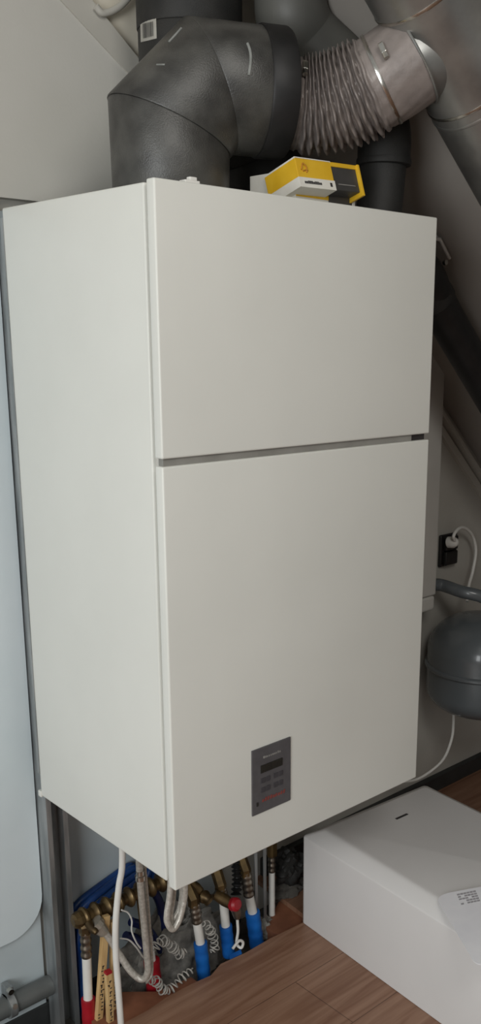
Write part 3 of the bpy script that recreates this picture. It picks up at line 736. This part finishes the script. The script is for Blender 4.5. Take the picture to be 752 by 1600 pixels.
# thin pale wires near the sticks
for s_, lab in (([(190,1422),(200,1426),(206,1438),(206,1455),(213,1472),(220,1482)], 'thin pale wire curling behind the white cable'), ([(188,1466),(202,1469),(213,1480),(221,1492),(228,1500)], 'lower thin pale wire beside the looping hose')):
    o = obj('thin_wire', tb(spline(ony(.40, s_), 7), .002, 8), 'wcable', None, True); tag(o, lab, 'wire', 'thin pale wires under the cabinet')
# marked wooden sticks
def stick(label, u0, v0_, u1, v1_, yy, wd, mk):
    a_, b_ = on('y', yy, u0, v0_), on('y', yy, u1, v1_)
    if b_.z < -.6: b_ = a_+(b_-a_)*((-.6-a_.z)/(b_.z-a_.z))
    t = unit(b_-a_); L = (b_-a_).length; sd_ = V((0, 1, 0)); sd_ = unit(sd_-t*sd_.dot(t)); xx_ = sd_.cross(t)
    mt = Matrix((xx_, sd_, t)).transposed().to_4x4(); mt.translation = a_
    th = thing('wooden_stick', b_, label, 'wooden stick', 'marked wooden sticks under the cabinet')
    obj('stick', bx((-wd/2, 0, 0), (wd/2, .012, L), .0012, 2, mt), 'wood', th)
    bm = bmesh.new(); s_ = mk*L
    while s_ < min(L-.01, mk*L+.13):
        hh = random.uniform(.004, .009)
        for k in range(random.choice([1, 2, 2])):
            xo = random.uniform(-.35, .1)*wd
            if k == 0: box(bm, (xo, -.0008, s_), (xo+wd*.3, .0006, s_+.0022), 0, 2, mt)
            else: box(bm, (xo, -.0008, s_), (xo+.0022, .0006, s_+hh), 0, 2, mt)
        s_ += hh+.0035
    obj('handwriting', bm, 'ink', th)
    return th, mt, wd
stick('tall marked wooden stick left of the white cable, leaning on the manifold', 168, 1432, 156, 1600, .395, .016, .45)
stick('marked wooden stick half hidden behind the white cable', 178, 1440, 181, 1600, .40, .014, .42)
th, mt, wd = stick('short marked wooden stick with red tip, in front of the other two', 171, 1519, 175, 1610, .37, .014, .15)
obj('red_tip', bx((-wd/2-.0003, -.0004, -.0005), (wd/2+.0003, .0124, .006), .001, 2, mt), 'red', th)
# grey wool heap
wc = on('y', .43, 286, 1500)
bm = bmesh.new(); bmesh.ops.create_icosphere(bm, subdivisions=5, radius=1)
from mathutils import noise
for v in bm.verts:
    d = v.co.normalized(); k = 1+.30*noise.noise(d*2.3)+.16*noise.noise(d*6)+.09*noise.noise(d*15)
    v.co = V((wc.x+.01+d.x*k*.15, .478+d.y*k*.05, -.555+max(d.z, -.5)*k*.15))
o = obj('insulation_wool', bm, 'wool', None, True)
tag(o, 'heap of dusty grey insulation wool in the floor trench behind the blue pipes', 'insulation wool')
# coiled white wires
def coil(pts, n_t, r, wr, label):
    B_ = spline([V(p) for p in pts], 60); F_ = frames(B_); out = []
    for i, (p, (t, a_, b_)) in enumerate(zip(B_, F_)):
        th = 2*PI*n_t*i/len(B_); e = min(1, i/18, (len(B_)-i)/18)
        out.append(p+(a_*math.cos(th)+b_*math.sin(th))*r*e*(1+.25*math.sin(i*.11)))
    o = obj('coiled_wire', tb(out, wr, 7), 'wire', None, True); tag(o, label, 'wire', 'coiled white wires by the wool')
coil(ony(.385, [(238,1486),(252,1470),(268,1478),(280,1490),(291,1484)]), 14, .0105, .0017, 'coiled white wire lying over the top of the grey wool')
coil(ony(.355, [(228,1532),(243,1532),(252,1545),(266,1546),(284,1528),(302,1514)]), 15, .0095, .0017, 'coiled white wire tied round the red sleeve, along the laminate edge')
coil(ony(.375, [(318,1440),(328,1452),(332,1462),(336,1478),(330,1488)]), 9, .010, .0015, 'greyish coiled wire between the first and second blue pipes')
# crumpled foil pieces at the right of the trench
for (u, v, sc, mt_, lab) in ((452, 1352, (.05,.04,.05), 'epp_dark', 'crumpled dark foil lump under the cabinet near the white cover'), (450, 1385, (.055,.035,.03), 'concrete', 'crumpled grey foil lump below the dark one beside the white cover'), (412, 1452, (.03,.025,.035), 'wool', 'grey putty lump at the foot of the bare white pipe')):
    c_ = on('y', .47 if u > 430 else .42, u, v); bm = bmesh.new(); bmesh.ops.create_icosphere(bm, subdivisions=4, radius=1)
    for w_ in bm.verts:
        d = w_.co.normalized(); k = 1+.35*noise.noise(d*2+V((u, 0, 0)))+.18*noise.noise(d*6)
        w_.co = c_+V((d.x*sc[0], d.y*sc[1], d.z*sc[2]))*k
    o = obj('foil_lump', bm, mt_, None, True); tag(o, lab, 'debris', 'lumps in the floor trench')
bs = on('z', -.53, 368, 1497)
o = obj('blue_scrap', prism([bs+V((-.02, -.004, 0)), bs+V((.016, -.006, 0)), bs+V((.024, .008, 0)), bs+V((-.012, .01, 0))], (0, 0, .009)), 'blue')
tag(o, 'scrap of blue plastic lying at the cut edge of the laminate', 'scrap')

# ------------------------------------------------------------------ light
def area(name, loc, target, sx, sy, power, col):
    l = bpy.data.lights.new(name, 'AREA'); l.shape = 'RECTANGLE'; l.size = sx; l.size_y = sy; l.energy = power; l.color = col
    o = bpy.data.objects.new(name, l); C.objects.link(o); o.location = loc
    o.rotation_euler = (V(target)-V(loc)).to_track_quat('-Z', 'Y').to_euler()
area('window_daylight', (-2.6, -1.4, .85), (.2, .2, .5), 1.4, 1.5, 44, (.96, .99, 1))
area('overhead_fill', (-.5, -1.9, 2.25), (.3, .2, .9), .9, .9, 16, (1, .975, .93))  # added fill from above to brighten the ducts; no lamp is known there
wd_ = bpy.data.worlds.new('world'); bpy.context.scene.world = wd_; wd_.use_nodes = True
nt = wd_.node_tree; bg = nt.nodes['Background']
tcw = nt.nodes.new('ShaderNodeTexCoord'); sep = nt.nodes.new('ShaderNodeSeparateXYZ'); crw = nt.nodes.new('ShaderNodeValToRGB')
nt.links.new(tcw.outputs['Generated'], sep.inputs[0]); nt.links.new(sep.outputs['Z'], crw.inputs[0])
crw.color_ramp.elements[0].position = .0; crw.color_ramp.elements[0].color = (.29, .28, .265, 1)
crw.color_ramp.elements[1].position = .5; crw.color_ramp.elements[1].color = (.61, .62, .61, 1)
nt.links.new(crw.outputs[0], bg.inputs[0]); bg.inputs[1].default_value = .5

sc = bpy.context.scene
sc.view_settings.view_transform = 'Standard'; sc.view_settings.look = 'None'; sc.view_settings.gamma = 1
sc.view_settings.use_curve_mapping = False; sc.view_settings.exposure = .30
